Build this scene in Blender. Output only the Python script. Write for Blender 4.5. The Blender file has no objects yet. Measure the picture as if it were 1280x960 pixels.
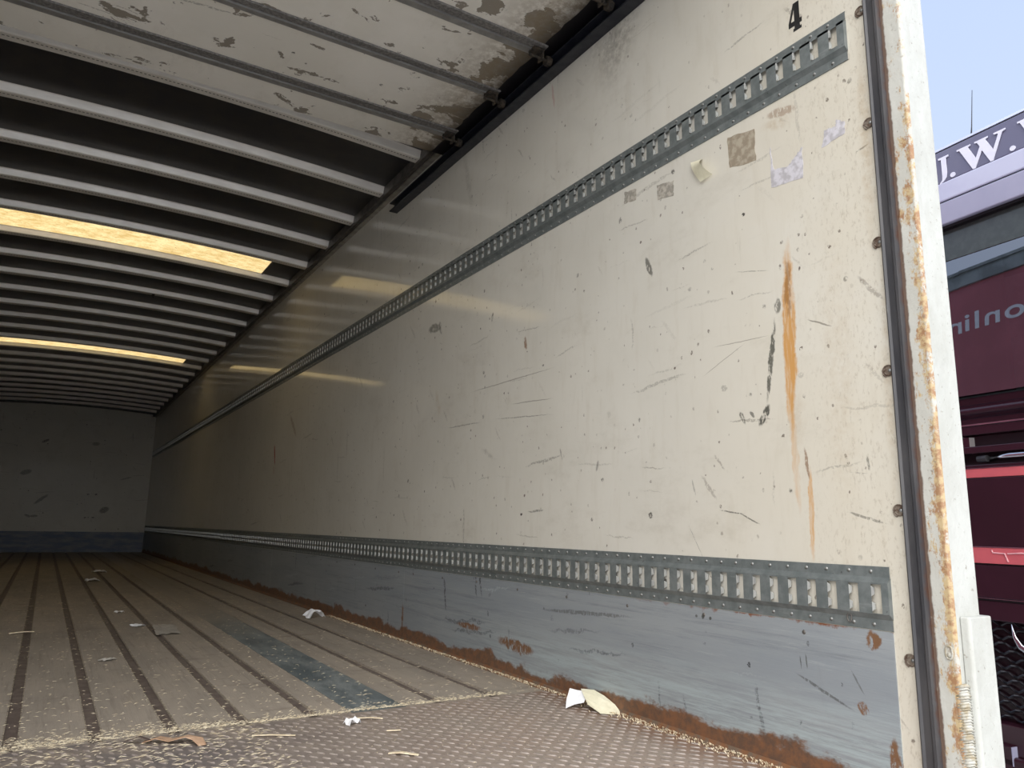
import bpy, math, random
from mathutils import Vector, Matrix, Euler
random.seed(7)
S = bpy.context.scene
COL = S.collection
PI = math.pi
# ------------------------------------------------------------------ camera
H = 1.717                                    # camera height above the yard
cam_d = bpy.data.cameras.new('camera'); cam = bpy.data.objects.new('camera', cam_d); COL.objects.link(cam)
cam_d.sensor_width = 36; cam_d.lens = 26.45; cam_d.clip_start = .05; cam_d.clip_end = 400
yaw, pitch, roll = .5447, .1882, .0169
fw = Vector((math.sin(yaw)*math.cos(pitch), math.cos(yaw)*math.cos(pitch), math.sin(pitch)))
rt = Vector((math.cos(yaw), -math.sin(yaw), 0)); up = rt.cross(fw)
r2 = rt*math.cos(roll)+up*math.sin(roll); u2 = -rt*math.sin(roll)+up*math.cos(roll)
cam.matrix_world = Matrix(((r2.x,u2.x,-fw.x,0),(r2.y,u2.y,-fw.y,0),(r2.z,u2.z,-fw.z,H),(0,0,0,1)))
S.camera = cam
# ------------------------------------------------------------------ exposure
S.view_settings.view_transform = 'Standard'; S.view_settings.look = 'None'
S.view_settings.gamma = 1; S.view_settings.use_curve_mapping = False
S.view_settings.exposure = 0.18
# ------------------------------------------------------------------ sky: hazy bright overcast, brightest behind the camera
SKY = dict(strength=.95, glow=3.9, glow_dir=(-.50,-.68,.54), glow_pow=2.2)
W = bpy.data.worlds.new('sky'); S.world = W; W.use_nodes = True
wn = W.node_tree; wn.nodes.clear()
def wnode(t, **k):
    n = wn.nodes.new(t)
    for a, b in k.items(): setattr(n, a, b)
    return n
tc = wnode('ShaderNodeTexCoord'); sep = wnode('ShaderNodeSeparateXYZ'); wn.links.new(tc.outputs['Generated'], sep.inputs[0])
mr = wnode('ShaderNodeMapRange'); wn.links.new(sep.outputs['Z'], mr.inputs['Value']); mr.inputs['From Min'].default_value = 0; mr.inputs['From Max'].default_value = .9
cr = wnode('ShaderNodeMix', data_type='RGBA'); wn.links.new(mr.outputs[0], cr.inputs['Factor'])
cr.inputs['A'].default_value = (.70,.80,.97,1); cr.inputs['B'].default_value = (.47,.61,.94,1)
dt = wnode('ShaderNodeVectorMath', operation='DOT_PRODUCT'); wn.links.new(tc.outputs['Generated'], dt.inputs[0])
dt.inputs[1].default_value = Vector(SKY['glow_dir']).normalized()
mx = wnode('ShaderNodeMath', operation='MAXIMUM'); wn.links.new(dt.outputs['Value'], mx.inputs[0]); mx.inputs[1].default_value = 0
pw = wnode('ShaderNodeMath', operation='POWER'); wn.links.new(mx.outputs[0], pw.inputs[0]); pw.inputs[1].default_value = SKY['glow_pow']
gl = wnode('ShaderNodeMix', data_type='RGBA', blend_type='MIX'); gl.inputs['A'].default_value = (0,0,0,1)
g = SKY['glow']; gl.inputs['B'].default_value = (g, g*.95, g*.86, 1); wn.links.new(pw.outputs[0], gl.inputs['Factor'])
ad = wnode('ShaderNodeMix', data_type='RGBA', blend_type='ADD'); ad.inputs['Factor'].default_value = 1
wn.links.new(cr.outputs['Result'], ad.inputs['A']); wn.links.new(gl.outputs['Result'], ad.inputs['B'])
bg = wnode('ShaderNodeBackground'); bg.inputs['Strength'].default_value = SKY['strength']; wn.links.new(ad.outputs['Result'], bg.inputs['Color'])
wo = wnode('ShaderNodeOutputWorld'); wn.links.new(bg.outputs[0], wo.inputs[0])
# ------------------------------------------------------------------ material helper
class Mat:
    def __init__(s, name):
        s.m = bpy.data.materials.new(name); s.m.use_nodes = True
        s.nt = s.m.node_tree; s.b = s.nt.nodes['Principled BSDF']
        s.co = s.n('ShaderNodeTexCoord').outputs['Object']
    def n(s, t, ins=None, **props):
        nd = s.nt.nodes.new(t)
        for k, v in props.items(): setattr(nd, k, v)
        for k, v in (ins or {}).items(): s.set(nd.inputs[k], v)
        return nd
    def set(s, sock, v):
        if isinstance(v, bpy.types.NodeSocket): s.nt.links.new(v, sock)
        else: sock.default_value = v
    def noise(s, scale=5, detail=4, rough=.55, stretch=(1,1,1), co=None, dist=0, loc=(0,0,0)):
        mp = s.n('ShaderNodeMapping', {'Vector': co or s.co, 'Scale': stretch, 'Location': loc})
        return s.n('ShaderNodeTexNoise', {'Vector': mp.outputs[0], 'Scale': scale, 'Detail': detail, 'Roughness': rough, 'Distortion': dist}).outputs['Fac']
    def ramp(s, f, a, b, lo=0., hi=1.):
        return s.n('ShaderNodeMapRange', {'Value': f, 'From Min': a, 'From Max': b, 'To Min': lo, 'To Max': hi}, interpolation_type='SMOOTHSTEP').outputs[0]
    def mix(s, f, a, b, blend='MIX'):
        nd = s.n('ShaderNodeMix', data_type='RGBA', blend_type=blend)
        s.set(nd.inputs['Factor'], f)
        for k, v in (('A', a), ('B', b)):
            s.set(nd.inputs[k], v if isinstance(v, bpy.types.NodeSocket) else (*v[:3], 1))
        return nd.outputs['Result']
    def math(s, op, a, b=0.):
        nd = s.n('ShaderNodeMath', operation=op); s.set(nd.inputs[0], a); s.set(nd.inputs[1], b); return nd.outputs[0]
    def sep(s):
        o = s.n('ShaderNodeSeparateXYZ', {'Vector': s.co}).outputs; return o['X'], o['Y'], o['Z']
    def bump(s, h, strength=.3, dist=.01):
        s.set(s.b.inputs['Normal'], s.n('ShaderNodeBump', {'Height': h, 'Strength': strength, 'Distance': dist}).outputs[0])
    def out(s, col, rough=.5, metal=0., spec=.5):
        s.set(s.b.inputs['Base Color'], col if isinstance(col, bpy.types.NodeSocket) else (*col[:3], 1))
        s.set(s.b.inputs['Roughness'], rough); s.set(s.b.inputs['Metallic'], metal); s.set(s.b.inputs['Specular IOR Level'], spec)
        return s.m
def simple(name, a, b=None, rough=.5, metal=0., scale=30, bump=.1, spec=.5, stretch=(1,1,1), lo=.4, hi=.62):
    M = Mat(name); f = M.noise(scale, 5, .6, stretch)
    if bump: M.bump(f, bump, .004)
    return M.out(M.mix(M.ramp(f, lo, hi), a, b or tuple(c*.75 for c in a)), rough, metal, spec)
MK = {'rust':(.56,.27,.055),'brown':(.20,.085,.025),'black':(.045,.045,.035),'red':(.42,.02,.012),'tan':(.42,.30,.17),'grime':(.16,.14,.11)}
def marks(M, col, lst, axis, warp=.012, wscale=28):
    """blends each listed stain, scratch or scrape into the colour; axis 0: on a plane of constant x (y,z given), 1: constant y (x,z), 2: constant z"""
    nz = M.n('ShaderNodeTexNoise', {'Vector': M.co, 'Scale': wscale, 'Detail': 4., 'Roughness': .65})
    w = M.n('ShaderNodeVectorMath', {0: nz.outputs['Color'], 1: (.5,.5,.5)}, operation='SUBTRACT').outputs[0]
    brk = M.noise(120, 3, .7, (1,1,.35) if axis == 0 else (1,1,1))
    for (a, b, L, wd, ang, c, st) in lst:
        amp = min(warp, wd*.9+.0015)
        sc = M.n('ShaderNodeVectorMath', {0: w, 'Scale': amp*2}, operation='SCALE').outputs[0]
        p = M.n('ShaderNodeVectorMath', {0: M.co, 1: sc}, operation='ADD').outputs[0]
        if axis == 0: loc, rot, scl = (0,a,b), (ang,0,0), (1e4,L,wd)
        elif axis == 1: loc, rot, scl = (a,0,b), (0,-ang,0), (L,1e4,wd)
        else: loc, rot, scl = (a,b,0), (0,0,ang), (L,wd,1e4)
        mp = M.n('ShaderNodeMapping', {'Vector': p, 'Location': loc, 'Rotation': rot, 'Scale': scl}, vector_type='TEXTURE')
        ln = M.n('ShaderNodeVectorMath', {0: mp.outputs[0]}, operation='LENGTH').outputs['Value']
        f = M.ramp(ln, 1.15, .72)
        if c in ('black','brown') : f = M.math('MULTIPLY', f, M.ramp(brk, .36, .50))
        if c in ('rust',): f = M.math('MULTIPLY', f, M.ramp(M.noise(75, 5, .75, (1,1,.10)), .36, .58, .35, 1.))
        if c in ('tan','grime') and wd > .008: f = M.math('MULTIPLY', M.ramp(ln, 1.4, .2), M.ramp(M.noise(45,5,.7), .3, .7))
        col = M.mix(M.math('MULTIPLY', f, st), col, MK[c])
    return col
MARKS_WALL = [
  (1.141,2.171,0.2254,0.0190,-1.538,"rust",0.90),
  (1.138,2.293,0.0696,0.0100,-1.541,"brown",0.55),
  (1.141,1.891,0.1292,0.0100,-1.591,"rust",0.38),
  (1.107,1.758,0.1013,0.0075,-1.544,"rust",0.95),
  (1.112,1.869,0.0366,0.0040,-1.679,"brown",0.70),
  (1.169,2.256,0.0197,0.0090,-1.450,"black",0.70),
  (1.197,2.126,0.0978,0.0075,-1.414,"black",0.85),
  (1.224,1.995,0.0293,0.0100,-0.996,"black",0.90),
  (1.293,1.995,0.0180,0.0060,-2.040,"black",0.80),
  (1.263,2.000,0.0105,0.0050,-2.307,"black",0.70),
  (1.627,2.491,0.0344,0.0100,-1.915,"black",0.75),
  (2.571,2.556,0.0198,0.0060,-1.448,"black",0.80),
  (2.315,2.396,0.0281,0.0100,-1.795,"brown",0.80),
  (3.113,2.629,0.0700,0.0220,-3.033,"black",0.65),
  (3.055,2.617,0.0372,0.0120,-1.993,"black",0.50),
  (5.941,2.239,0.0916,0.0140,-1.922,"red",0.95),
  (5.934,2.115,0.0358,0.0060,-1.860,"red",0.80),
  (5.465,2.415,0.1262,0.0200,-2.422,"brown",0.50),
  (3.053,2.261,0.0636,0.0180,-1.980,"tan",0.45),
  (1.763,3.299,0.0842,0.1300,-2.612,"grime",0.45),
  (1.799,3.362,0.1513,0.1000,-3.044,"grime",0.35),
  (1.130,2.750,0.0458,0.0120,-2.896,"brown",0.50),
  (1.145,2.725,0.0475,0.0160,-2.903,"tan",0.50),
  (1.340,1.763,0.0391,0.0020,-3.008,"black",0.70),
  (1.284,1.747,0.0327,0.0020,-2.750,"black",0.70),
  (0.974,1.749,0.0444,0.0030,-2.859,"black",0.55),
  (2.233,1.774,0.0511,0.0040,3.097,"black",0.60),
  (2.798,2.136,0.1446,0.0030,-3.118,"black",0.50),
  (2.331,2.118,0.1942,0.0020,-3.072,"black",0.55),
  (2.434,2.269,0.2951,0.0020,3.141,"grime",0.60),
  (2.272,2.168,0.1343,0.0020,-3.085,"grime",0.60),
  (0.922,2.559,0.0152,0.0022,2.945,"black",0.60),
  (1.884,1.910,0.0194,0.0060,-1.243,"black",0.50),
  (2.081,1.963,0.0220,0.0040,-1.904,"black",0.50),
  (1.349,2.153,0.0762,0.0010,2.739,"grime",0.60),
  (1.291,2.191,0.0877,0.0012,-3.105,"grime",0.60),
  (1.244,2.365,0.0523,0.0012,-2.898,"black",0.50),
  (1.057,2.187,0.0339,0.0020,-2.700,"grime",0.70),
  (1.468,1.828,0.0222,0.0030,-1.867,"black",0.40),
  (0.961,1.860,0.0170,0.0030,-1.708,"black",0.60),
  (0.987,1.843,0.0233,0.0010,-3.017,"black",0.40),
  (1.466,1.688,0.0529,0.0010,-2.107,"black",0.50),
  (1.129,1.982,0.0748,0.0200,-1.579,"tan",0.25),
  (2.583,2.000,0.0711,0.0100,-2.730,"grime",0.40),
  (2.823,3.259,0.1623,0.0200,-1.867,"grime",0.35),
  (2.143,3.321,0.0549,0.0060,-1.728,"red",0.30),
  (1.015,2.058,0.3141,0.0450,-1.561,"tan",0.22),
  (0.912,2.570,0.2292,0.0160,-1.556,"tan",0.50),
  (0.900,2.046,0.2865,0.0120,-1.541,"tan",0.35),
]
MARKS_BACK = [
  (-0.353,2.460,0.0835,0.0400,0.363,"black",0.60),
  (-0.101,2.037,0.1201,0.0250,0.724,"black",0.60),
  (0.816,1.888,0.0758,0.0500,0.476,"black",0.70),
  (-0.142,2.979,0.0605,0.0200,-2.621,"black",0.70),
  (0.583,2.978,0.0590,0.0300,0.071,"black",0.50),
  (1.092,2.426,0.0939,0.0150,0.340,"black",0.40),
  (-0.257,1.772,0.0487,0.0200,2.766,"black",0.60),
  (-0.169,1.768,0.0543,0.0200,-3.120,"black",0.60),
  (0.555,2.137,0.0132,0.0200,-1.464,"black",0.80),
  (0.671,2.141,0.0132,0.0200,-1.465,"black",0.80),
  (0.549,1.758,0.0130,0.0200,-1.464,"black",0.80),
  (0.665,1.760,0.0131,0.0200,-1.465,"black",0.80),
]

def flecks(M, col, c, scale, stretch, rot, size, keep, st, loc=(0,0,0), warp=.02, axis='x'):
    """small separate nicks or hairline scratches: one per voronoi cell, only in the fraction keep of the cells"""
    nz = M.n('ShaderNodeTexNoise', {'Vector': M.co, 'Scale': 14., 'Detail': 5., 'Roughness': .7})
    w = M.n('ShaderNodeVectorMath', {0: nz.outputs['Color'], 1: (.5,.5,.5)}, operation='SUBTRACT').outputs[0]
    w = M.n('ShaderNodeVectorMath', {0: w, 'Scale': warp}, operation='SCALE').outputs[0]
    p = M.n('ShaderNodeVectorMath', {0: M.co, 1: w}, operation='ADD').outputs[0]
    r = {'x':(rot,0,0),'y':(0,rot,0),'z':(0,0,rot)}[axis]
    p = M.n('ShaderNodeMapping', {'Vector': p, 'Rotation': r, 'Location': loc}).outputs[0]
    p = M.n('ShaderNodeMapping', {'Vector': p, 'Scale': stretch}).outputs[0]
    v = M.n('ShaderNodeTexVoronoi', {'Vector': p, 'Scale': scale}, voronoi_dimensions='3D')
    cs = M.n('ShaderNodeSeparateColor', {'Color': v.outputs['Color']}).outputs
    on = M.math('LESS_THAN', cs[0], keep)
    rad = M.math('MULTIPLY', M.math('ADD', cs[1], .25), size)
    q = M.math('SUBTRACT', v.outputs['Distance'], rad)
    f = M.math('MULTIPLY', M.ramp(q, size*.25, -size*.15), on)
    f = M.math('MULTIPLY', f, M.ramp(M.noise(150,3,.7), .38, .52))
    return M.mix(M.math('MULTIPLY', f, M.math('MULTIPLY', cs[2], st)), col, c)
def scratches(M, col, k=1., axis='x'):
    fl = (0,1,1) if axis == 'x' else ((1,0,1) if axis == 'y' else (1,1,0))
    S_ = lambda a,b: (0,a,b) if axis == 'x' else ((a,0,b) if axis == 'y' else (a,b,0))
    col = flecks(M, col, (.06,.055,.045), 9, S_(.16,3.4), .10, .14, .28, .5*k, warp=.03, axis=axis)
    col = flecks(M, col, (.14,.12,.10), 14, S_(.14,3.6), -.06, .14, .35, .5*k, (3,1,2), .03, axis=axis)
    col = flecks(M, col, (.10,.085,.07), 8, S_(3.4,.22), .05, .13, .28, .5*k, (1,5,2), .03, axis=axis)
    col = flecks(M, col, (.12,.09,.07), 10, S_(2.2,.3), .7, .12, .18, .45*k, (4,5,2), .03, axis=axis)
    col = flecks(M, col, (.04,.035,.03), 17, S_(1,1), 0, .12, .30, 1.*k, (7,1,2), .03, axis=axis)
    col = flecks(M, col, (.08,.05,.035), 45, S_(1,.8), 0, .16, .14, .9*k, (7,3,2), .03, axis=axis)
    f = M.noise(20, 6, .8, (1,.9,.09), dist=.3, loc=(3,1,2)); col = M.mix(M.math('MULTIPLY', M.ramp(f, .62, .76), .16*k), col, (.2,.17,.12))
    f = M.noise(6, 6, .75, (1,.5,1)); col = M.mix(M.math('MULTIPLY', M.ramp(f, .52, .78), .28*k), col, (.36,.32,.25))
    return col
def wall_paint(name, lst, axis):
    M = Mat(name)
    base = M.mix(M.ramp(M.noise(2.2, 5, .6), .35, .65), (.69,.665,.60), (.65,.625,.56))
    X, Y, Z = M.sep()
    if axis == 0:   # yellower, darker, grainy band of paint next to the opening
        base = M.mix(M.math('MULTIPLY', M.ramp(Y, 1.75, .95), M.ramp(M.noise(3,4,.6), .25, .6, .35, .9)), base, (.63,.585,.49))
        g = M.math('MULTIPLY', M.ramp(Y, 1.2, .95), M.ramp(M.noise(160, 4, .7, (1,1,.4)), .52, .68)); base = M.mix(M.math('MULTIPLY', g, .35), base, (.30,.24,.17))
        base = M.mix(M.math('MULTIPLY', M.ramp(M.noise(22,4,.7,(1,1,.2)), .5, .72), .12), base, (.40,.33,.23))
    base = scratches(M, base, 1., 'x' if axis == 0 else 'y')
    if lst: base = marks(M, base, lst, axis)
    M.bump(M.noise(40, 4, .6), .05, .003)
    M.set(M.b.inputs['Coat Weight'], .8 if axis == 0 else .05); M.set(M.b.inputs['Coat Roughness'], .07)
    return M.out(base, .42 if axis == 0 else .7, 0, .45 if axis == 0 else .2)
M_WALL = wall_paint('wall_paint', MARKS_WALL, 0)
M_LEFT = wall_paint('wall_paint_left', [], 0)
M_BACK = wall_paint('wall_paint_back', MARKS_BACK, 1)
def flaking(name):
    M = Mat(name); X, Y, Z = M.sep()
    col = M.mix(M.ramp(M.noise(3,5,.6), .35, .65), (.82,.79,.73), (.76,.73,.66))
    col = scratches(M, col, .9, 'z')
    # bare grey plywood where the paint has come off, more towards the rollers, and dirt along the edge
    edge = M.ramp(X, .85, 1.34)
    p = M.noise(5.5, 7, .62, (1,1.3,1), dist=.35, loc=(1.3,.4,0)); thr = M.math('SUBTRACT', p, M.math('MULTIPLY', edge, -.10))
    rim = M.ramp(thr, .600, .610); bare = M.ramp(thr, .612, .624)
    col = M.mix(M.math('MULTIPLY', rim, .5), col, (.8,.78,.74))
    col = M.mix(bare, col, (.27,.24,.20))
    d = M.math('MULTIPLY', M.ramp(X, 1.05, 1.385), M.ramp(M.noise(28,6,.75), .30, .62)); col = M.mix(M.math('MULTIPLY', d, .85), col, (.22,.165,.095))
    col = M.mix(M.math('MULTIPLY', M.ramp(X, 1.27, 1.39), .75), col, (.05,.04,.03))
    M.bump(bare, .5, -.002)
    return M.out(col, .55)
M_PANEL = flaking('flaking_white_ply')
def galv(name, a=(.145,.165,.165), b=(.20,.22,.22), metal=.3, rough=.42):
    M = Mat(name); f = M.noise(35, 5, .65); c = M.mix(M.ramp(f,.35,.65), a, b)
    c = M.mix(M.math('MULTIPLY', M.ramp(M.noise(14,6,.8,(1,.15,2)), .6, .75), .5), c, (.36,.38,.37))
    c = M.mix(M.math('MULTIPLY', M.ramp(M.noise(60,3,.6), .70, .76), .7), c, (.05,.045,.04))
    return M.out(c, rough, metal)
M_TRACK = galv('galvanised_track')
M_TAB = simple('lit_zinc', (.62,.64,.62), (.5,.51,.5), .35, .3, bump=0)  # tabs coloured lighter than their track, for the outside light they catch
M_RIVET = simple('rivet_steel', (.45,.46,.45), (.2,.2,.19), .35, .7, scale=80, bump=0)
def kick(name):
    M = Mat(name); X, Y, Z = M.sep()
    col = M.mix(M.ramp(M.noise(5,5,.6,(1,.35,2)), .3, .7), (.29,.32,.35), (.34,.365,.385))
    col = M.mix(M.math('MULTIPLY', M.ramp(M.noise(16,8,.85,(1,.09,3.0),dist=.2), .50, .68), .55), col, (.16,.18,.20))
    col = M.mix(M.math('MULTIPLY', M.ramp(M.noise(24,8,.85,(1,.1,3.4),dist=.2,loc=(2,3,1)), .54, .68), .5), col, (.46,.49,.51))
    col = flecks(M, col, (.03,.035,.045), 9, (0,.14,3.4), .08, .20, .55, .9, (1,2,3), .05)
    col = flecks(M, col, (.45,.50,.53), 11, (0,.14,3.4), .12, .16, .45, .8, (5,2,3), .05)
    col = flecks(M, col, (.03,.03,.04), 9, (0,3.0,.3), .15, .16, .35, .8, (5,2,7), .05)
    col = flecks(M, col, (.03,.03,.035), 22, (0,1,1), 0, .12, .25, 1., (2,2,7), .05)
    # scoured pale band low down, then rust creeping up from the floor
    pale = M.math('MULTIPLY', M.ramp(Z, 1.42, 1.28), M.ramp(Y, 3.2, 1.8)); col = M.mix(M.math('MULTIPLY', pale, M.ramp(M.noise(30,7,.8,(1,.12,2.2)), .38, .62)), col, (.42,.49,.51))
    n = M.noise(7, 7, .68, (1,.55,1)); hz = M.math('ADD', Z, M.math('MULTIPLY', M.math('SUBTRACT', n, .5), -.17))
    rust = M.mix(M.ramp(M.noise(45,5,.7), .35, .65), (.24,.115,.06), (.14,.085,.06))
    col = M.mix(M.ramp(hz, 1.262, 1.245), col, rust)
    tz = M.math('ADD', Z, M.math('MULTIPLY', M.math('SUBTRACT', M.noise(22,5,.6), .5), .06))
    col = M.mix(M.math('MULTIPLY', M.ramp(tz, 1.522, 1.53), M.ramp(Y, 1.9, 1.2)), col, (.22,.08,.035))
    R = lambda y, z, L, w, a=0.: (y, z, L, w, a, 'brown', .9)
    col = marks(M, col, [R(.975,1.503,.018,.016,1.4), R(.945,1.28,.045,.012,1.5), R(1.01,1.37,.012,.010,1.), R(2.35,1.31,.12,.02,.05), R(2.7,1.335,.1,.012), R(3.345,1.30,.06,.01,1.57), (1.10,1.385,.07,.0035,.35,'black',.6), (1.02,1.42,.03,.002,1.,'black',.5), (1.14,1.44,.016,.0015,1.5,'black',.7),(1.155,1.435,.014,.0015,1.5,'black',.7),(1.42,1.50,.005,.004,0,'black',.8),(1.445,1.502,.006,.006,0,'black',.8),(1.47,1.501,.004,.004,0,'black',.7),(1.95,1.46,.22,.006,-.05,'black',.5)], 0, .03, 40)
    M.bump(M.noise(20,5,.7,(1,.3,1)), .25, .004)
    return M.out(col, .45, .25)
M_KICK = kick('scuffed_steel_kick_plate')
M_BAND = simple('blue_grey_paint', (.16,.20,.30), (.34,.36,.38), .6, scale=7, bump=.1, stretch=(.5,1,2.), lo=.35, hi=.75)
def plank():
    M = Mat('worn_floor_plank'); X, Y, Z = M.sep()
    col = M.mix(M.ramp(M.noise(9,6,.65,(1,.2,1)), .3, .7), (.40,.345,.285), (.32,.28,.235))
    col = M.mix(M.math('MULTIPLY', M.ramp(M.noise(60,5,.7,(1,.06,1)), .5, .72), .5), col, (.20,.17,.14))
    col = M.mix(M.math('MULTIPLY', M.ramp(M.noise(3,5,.7), .5, .72), .5), col, (.44,.37,.29))
    col = M.mix(M.math('MULTIPLY', M.ramp(M.noise(42,4,.65,(1,.6,1)), .66, .72), .6), col, (.52,.45,.35))
    col = M.mix(M.math('MULTIPLY', M.ramp(M.noise(5,5,.7,(.5,1.6,1),loc=(4,2,0)), .55, .72), .6), col, (.17,.14,.115))
    M.bump(M.noise(60,5,.7,(1,.06,1)), .35, .004)
    return M.out(col, .62)
M_PLANK = plank()
def bluestrip():
    M = Mat('blue_grey_floor_strip'); X, Y, Z = M.sep()
    col = M.mix(M.ramp(M.noise(8,6,.7,(1,.4,1)), .35, .65), (.10,.125,.135), (.24,.265,.265))
    fade = M.math('ADD', Y, M.math('MULTIPLY', M.noise(6,6,.7,(1,.5,1)), 1.6))
    col = M.mix(M.ramp(fade, 4.2, 6.0), col, (.34,.30,.25))
    return M.out(col, .42)
M_BLUE = bluestrip()
M_GROOVE = simple('dark_floor_groove', (.13,.10,.088), (.18,.145,.125), .55, scale=25, bump=.2)
M_DUST = simple('pale_dust_line', (.42,.36,.28), (.16,.13,.10), .9, scale=90, bump=.2)
def tread():
    M = Mat('worn_tread_plate'); X, Y, Z = M.sep()
    col = M.mix(M.ramp(X, .2, 1.25), (.19,.17,.165), (.40,.31,.25))
    col = M.mix(M.ramp(M.noise(5,6,.7), .35, .7), col, (.36,.30,.25))
    col = M.mix(M.math('MULTIPLY', M.ramp(M.noise(50,5,.7), .5, .7), .5), col, (.10,.08,.07))
    col = M.mix(M.math('MULTIPLY', M.ramp(X, 1.3, 1.44), .6), col, (.22,.10,.05))
    return M.out(col, .5, .15)
M_TREAD = tread()
M_TEAR = simple('polished_tread', (.36,.31,.275), (.24,.20,.175), .4, .15, scale=40, bump=0)
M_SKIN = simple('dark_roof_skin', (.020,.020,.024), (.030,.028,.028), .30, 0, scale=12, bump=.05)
M_ROOFT = simple('roof_top', (.35,.36,.36), None, .6)
def beam():
    M = Mat('perforated_beam_steel'); X, Y, Z = M.sep()
    c = M.mix(M.ramp(M.noise(25,5,.6,(.3,1,1)), .35, .65), (.90,.87,.82), (.80,.77,.72))
    fx = M.math('FRACT', M.math('MULTIPLY', X, 62.))
    a = M.math('LESS_THAN', M.math('ABSOLUTE', M.math('ADD', Y, .012)), .0024); b = M.math('LESS_THAN', fx, .55)
    c = M.mix(M.math('MULTIPLY', a, b), c, (.02,.02,.02))
    return M.out(c, .36, .25)
M_BEAM = beam()
M_RAIL = simple('brown_grey_rail', (.17,.155,.14), (.10,.092,.085), .45, .3, scale=20, bump=.1)
M_RAILP = simple('pale_rail_lip', (.40,.37,.32), (.28,.26,.22), .5, .2, scale=20, bump=.1)
def sky_panel():
    M = Mat('translucent_roof_sheet')
    c = M.mix(M.ramp(M.noise(16,8,.85,(.6,1,1)), .40, .60), (.80,.60,.28), (.56,.37,.13))
    c = M.mix(M.math('MULTIPLY', M.ramp(M.noise(70,4,.65), .60, .68), .75), c, (.22,.13,.04))
    t = M.n('ShaderNodeBsdfTranslucent', {'Color': c}); d = M.n('ShaderNodeBsdfDiffuse', {'Color': (.5,.42,.25,1)})
    mx = M.n('ShaderNodeMixShader', {0: .12, 1: t.outputs[0], 2: d.outputs[0]})
    M.nt.links.new(mx.outputs[0], M.nt.nodes['Material Output'].inputs[0]); return M.m
M_SKYP = sky_panel()
M_BLACK = simple('black_rubber', (.018,.018,.022), (.03,.03,.032), .42, 0, scale=30, bump=.1)
M_TRK = simple('navy_black_track', (.014,.016,.026), (.03,.032,.04), .38, .2, scale=30, bump=.1)
M_GRIME = simple('greasy_dirt', (.02,.017,.014), (.06,.045,.03), .8, 0, scale=60, bump=.6)
def seal():
    M = Mat('vertical_seal_black'); X, Y, Z = M.sep()
    c = M.mix(M.ramp(M.noise(18,6,.7,(1,1,.2)), .35, .7), (.040,.040,.046), (.075,.072,.075))
    c = M.mix(M.math('MULTIPLY', M.ramp(M.noise(30,6,.8,(1,2,.15)), .66, .74), .5), c, (.2,.2,.2))
    yy = M.math('ADD', Y, M.math('MULTIPLY', M.math('SUBTRACT', M.noise(30,4,.6), .5), .008))
    c = M.mix(M.ramp(yy, .8575, .854), c, (.075,.032,.018))
    return M.out(c, .42, .1)
M_SEAL = seal()
def post():
    M = Mat('chipped_white_post'); X, Y, Z = M.sep()
    c = M.mix(M.ramp(M.noise(10,5,.65,(1,1,.5)), .35, .65), (.53,.54,.51), (.46,.465,.43))
    inner = M.math('MULTIPLY', M.ramp(Y, .806, .811), M.ramp(X, 1.4652, 1.4645))
    nearc = M.ramp(Y, .846, .814)                       # rust eats the corner
    low = M.ramp(Z, 2.9, 1.9, .0, 1.)
    r = M.math('ADD', M.noise(34,8,.80,(1,1,.5)), M.math('MULTIPLY', M.math('MULTIPLY', nearc, M.math('ADD', low, .3)), .13))
    c = M.mix(M.math('MULTIPLY', inner, .35), c, (.52,.49,.42))
    c = M.mix(M.math('MULTIPLY', M.math('MULTIPLY', inner, M.ramp(r, .555, .64)), .85), c, M.mix(M.ramp(M.noise(60,4,.7),.4,.6), (.30,.125,.03), (.50,.36,.17)))
    c = M.mix(M.math('MULTIPLY', M.math('MULTIPLY', inner, M.ramp(M.math('ADD', Y, M.math('MULTIPLY', M.math('SUBTRACT', M.noise(40,4,.6), .5), .010)), .847, .851)), .9), c, (.09,.04,.02))
    c = M.mix(M.math('MULTIPLY', M.ramp(M.noise(95,4,.7), .62, .70), .75), c, (.22,.19,.15))
    c = M.mix(M.math('MULTIPLY', M.ramp(M.noise(30,5,.75,(1,1,.3)), .60, .74), .35), c, (.36,.34,.28))
    M.bump(M.noise(35,5,.7), .35, .006)
    return M.out(c, .5)
M_POST = post()
M_WELD = simple('painted_weld', (.47,.465,.42), (.33,.28,.19), .5, scale=60, bump=.2)
M_OUTER = simple('red_trailer_paint', (.40,.115,.14), (.35,.10,.12), .4, scale=3, bump=0)
M_OUTR = simple('grey_cant_rail', (.30,.33,.33), (.20,.22,.22), .45, .3, scale=6)
M_WHITE = simple('white_vinyl', (.72,.75,.80), (.66,.69,.75), .4, bump=0)
M_INK = simple('black_vinyl', (.012,.012,.012), (.02,.02,.02), .35, bump=0)
M_STICK = simple('torn_pale_sticker', (.60,.58,.62), (.42,.40,.42), .6, scale=50)
M_STICKB = simple('brown_glue_residue', (.40,.35,.27), (.28,.23,.17), .7, scale=60)
M_STICKG = simple('grey_sticker_residue', (.30,.28,.24), (.48,.44,.38), .7, scale=80)
M_PAPER = simple('white_paper', (.92,.92,.94), (.84,.85,.88), .8, scale=20)
M_CREAM = simple('cream_paper', (.84,.80,.62), (.74,.70,.52), .8, scale=20)
M_CARD = simple('brown_cardboard', (.58,.38,.25), (.46,.29,.18), .85, scale=30)
M_WOOD = simple('pale_wood_shaving', (.86,.76,.56), (.68,.56,.38), .85, scale=60, bump=0)
M_FOIL = simple('grey_flattened_paper', (.50,.47,.42), (.40,.37,.33), .6, scale=20, bump=.4)
M_GROUND = simple('yard_concrete', (.60,.59,.56), (.52,.51,.49), .85, scale=60, bump=.3)
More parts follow.
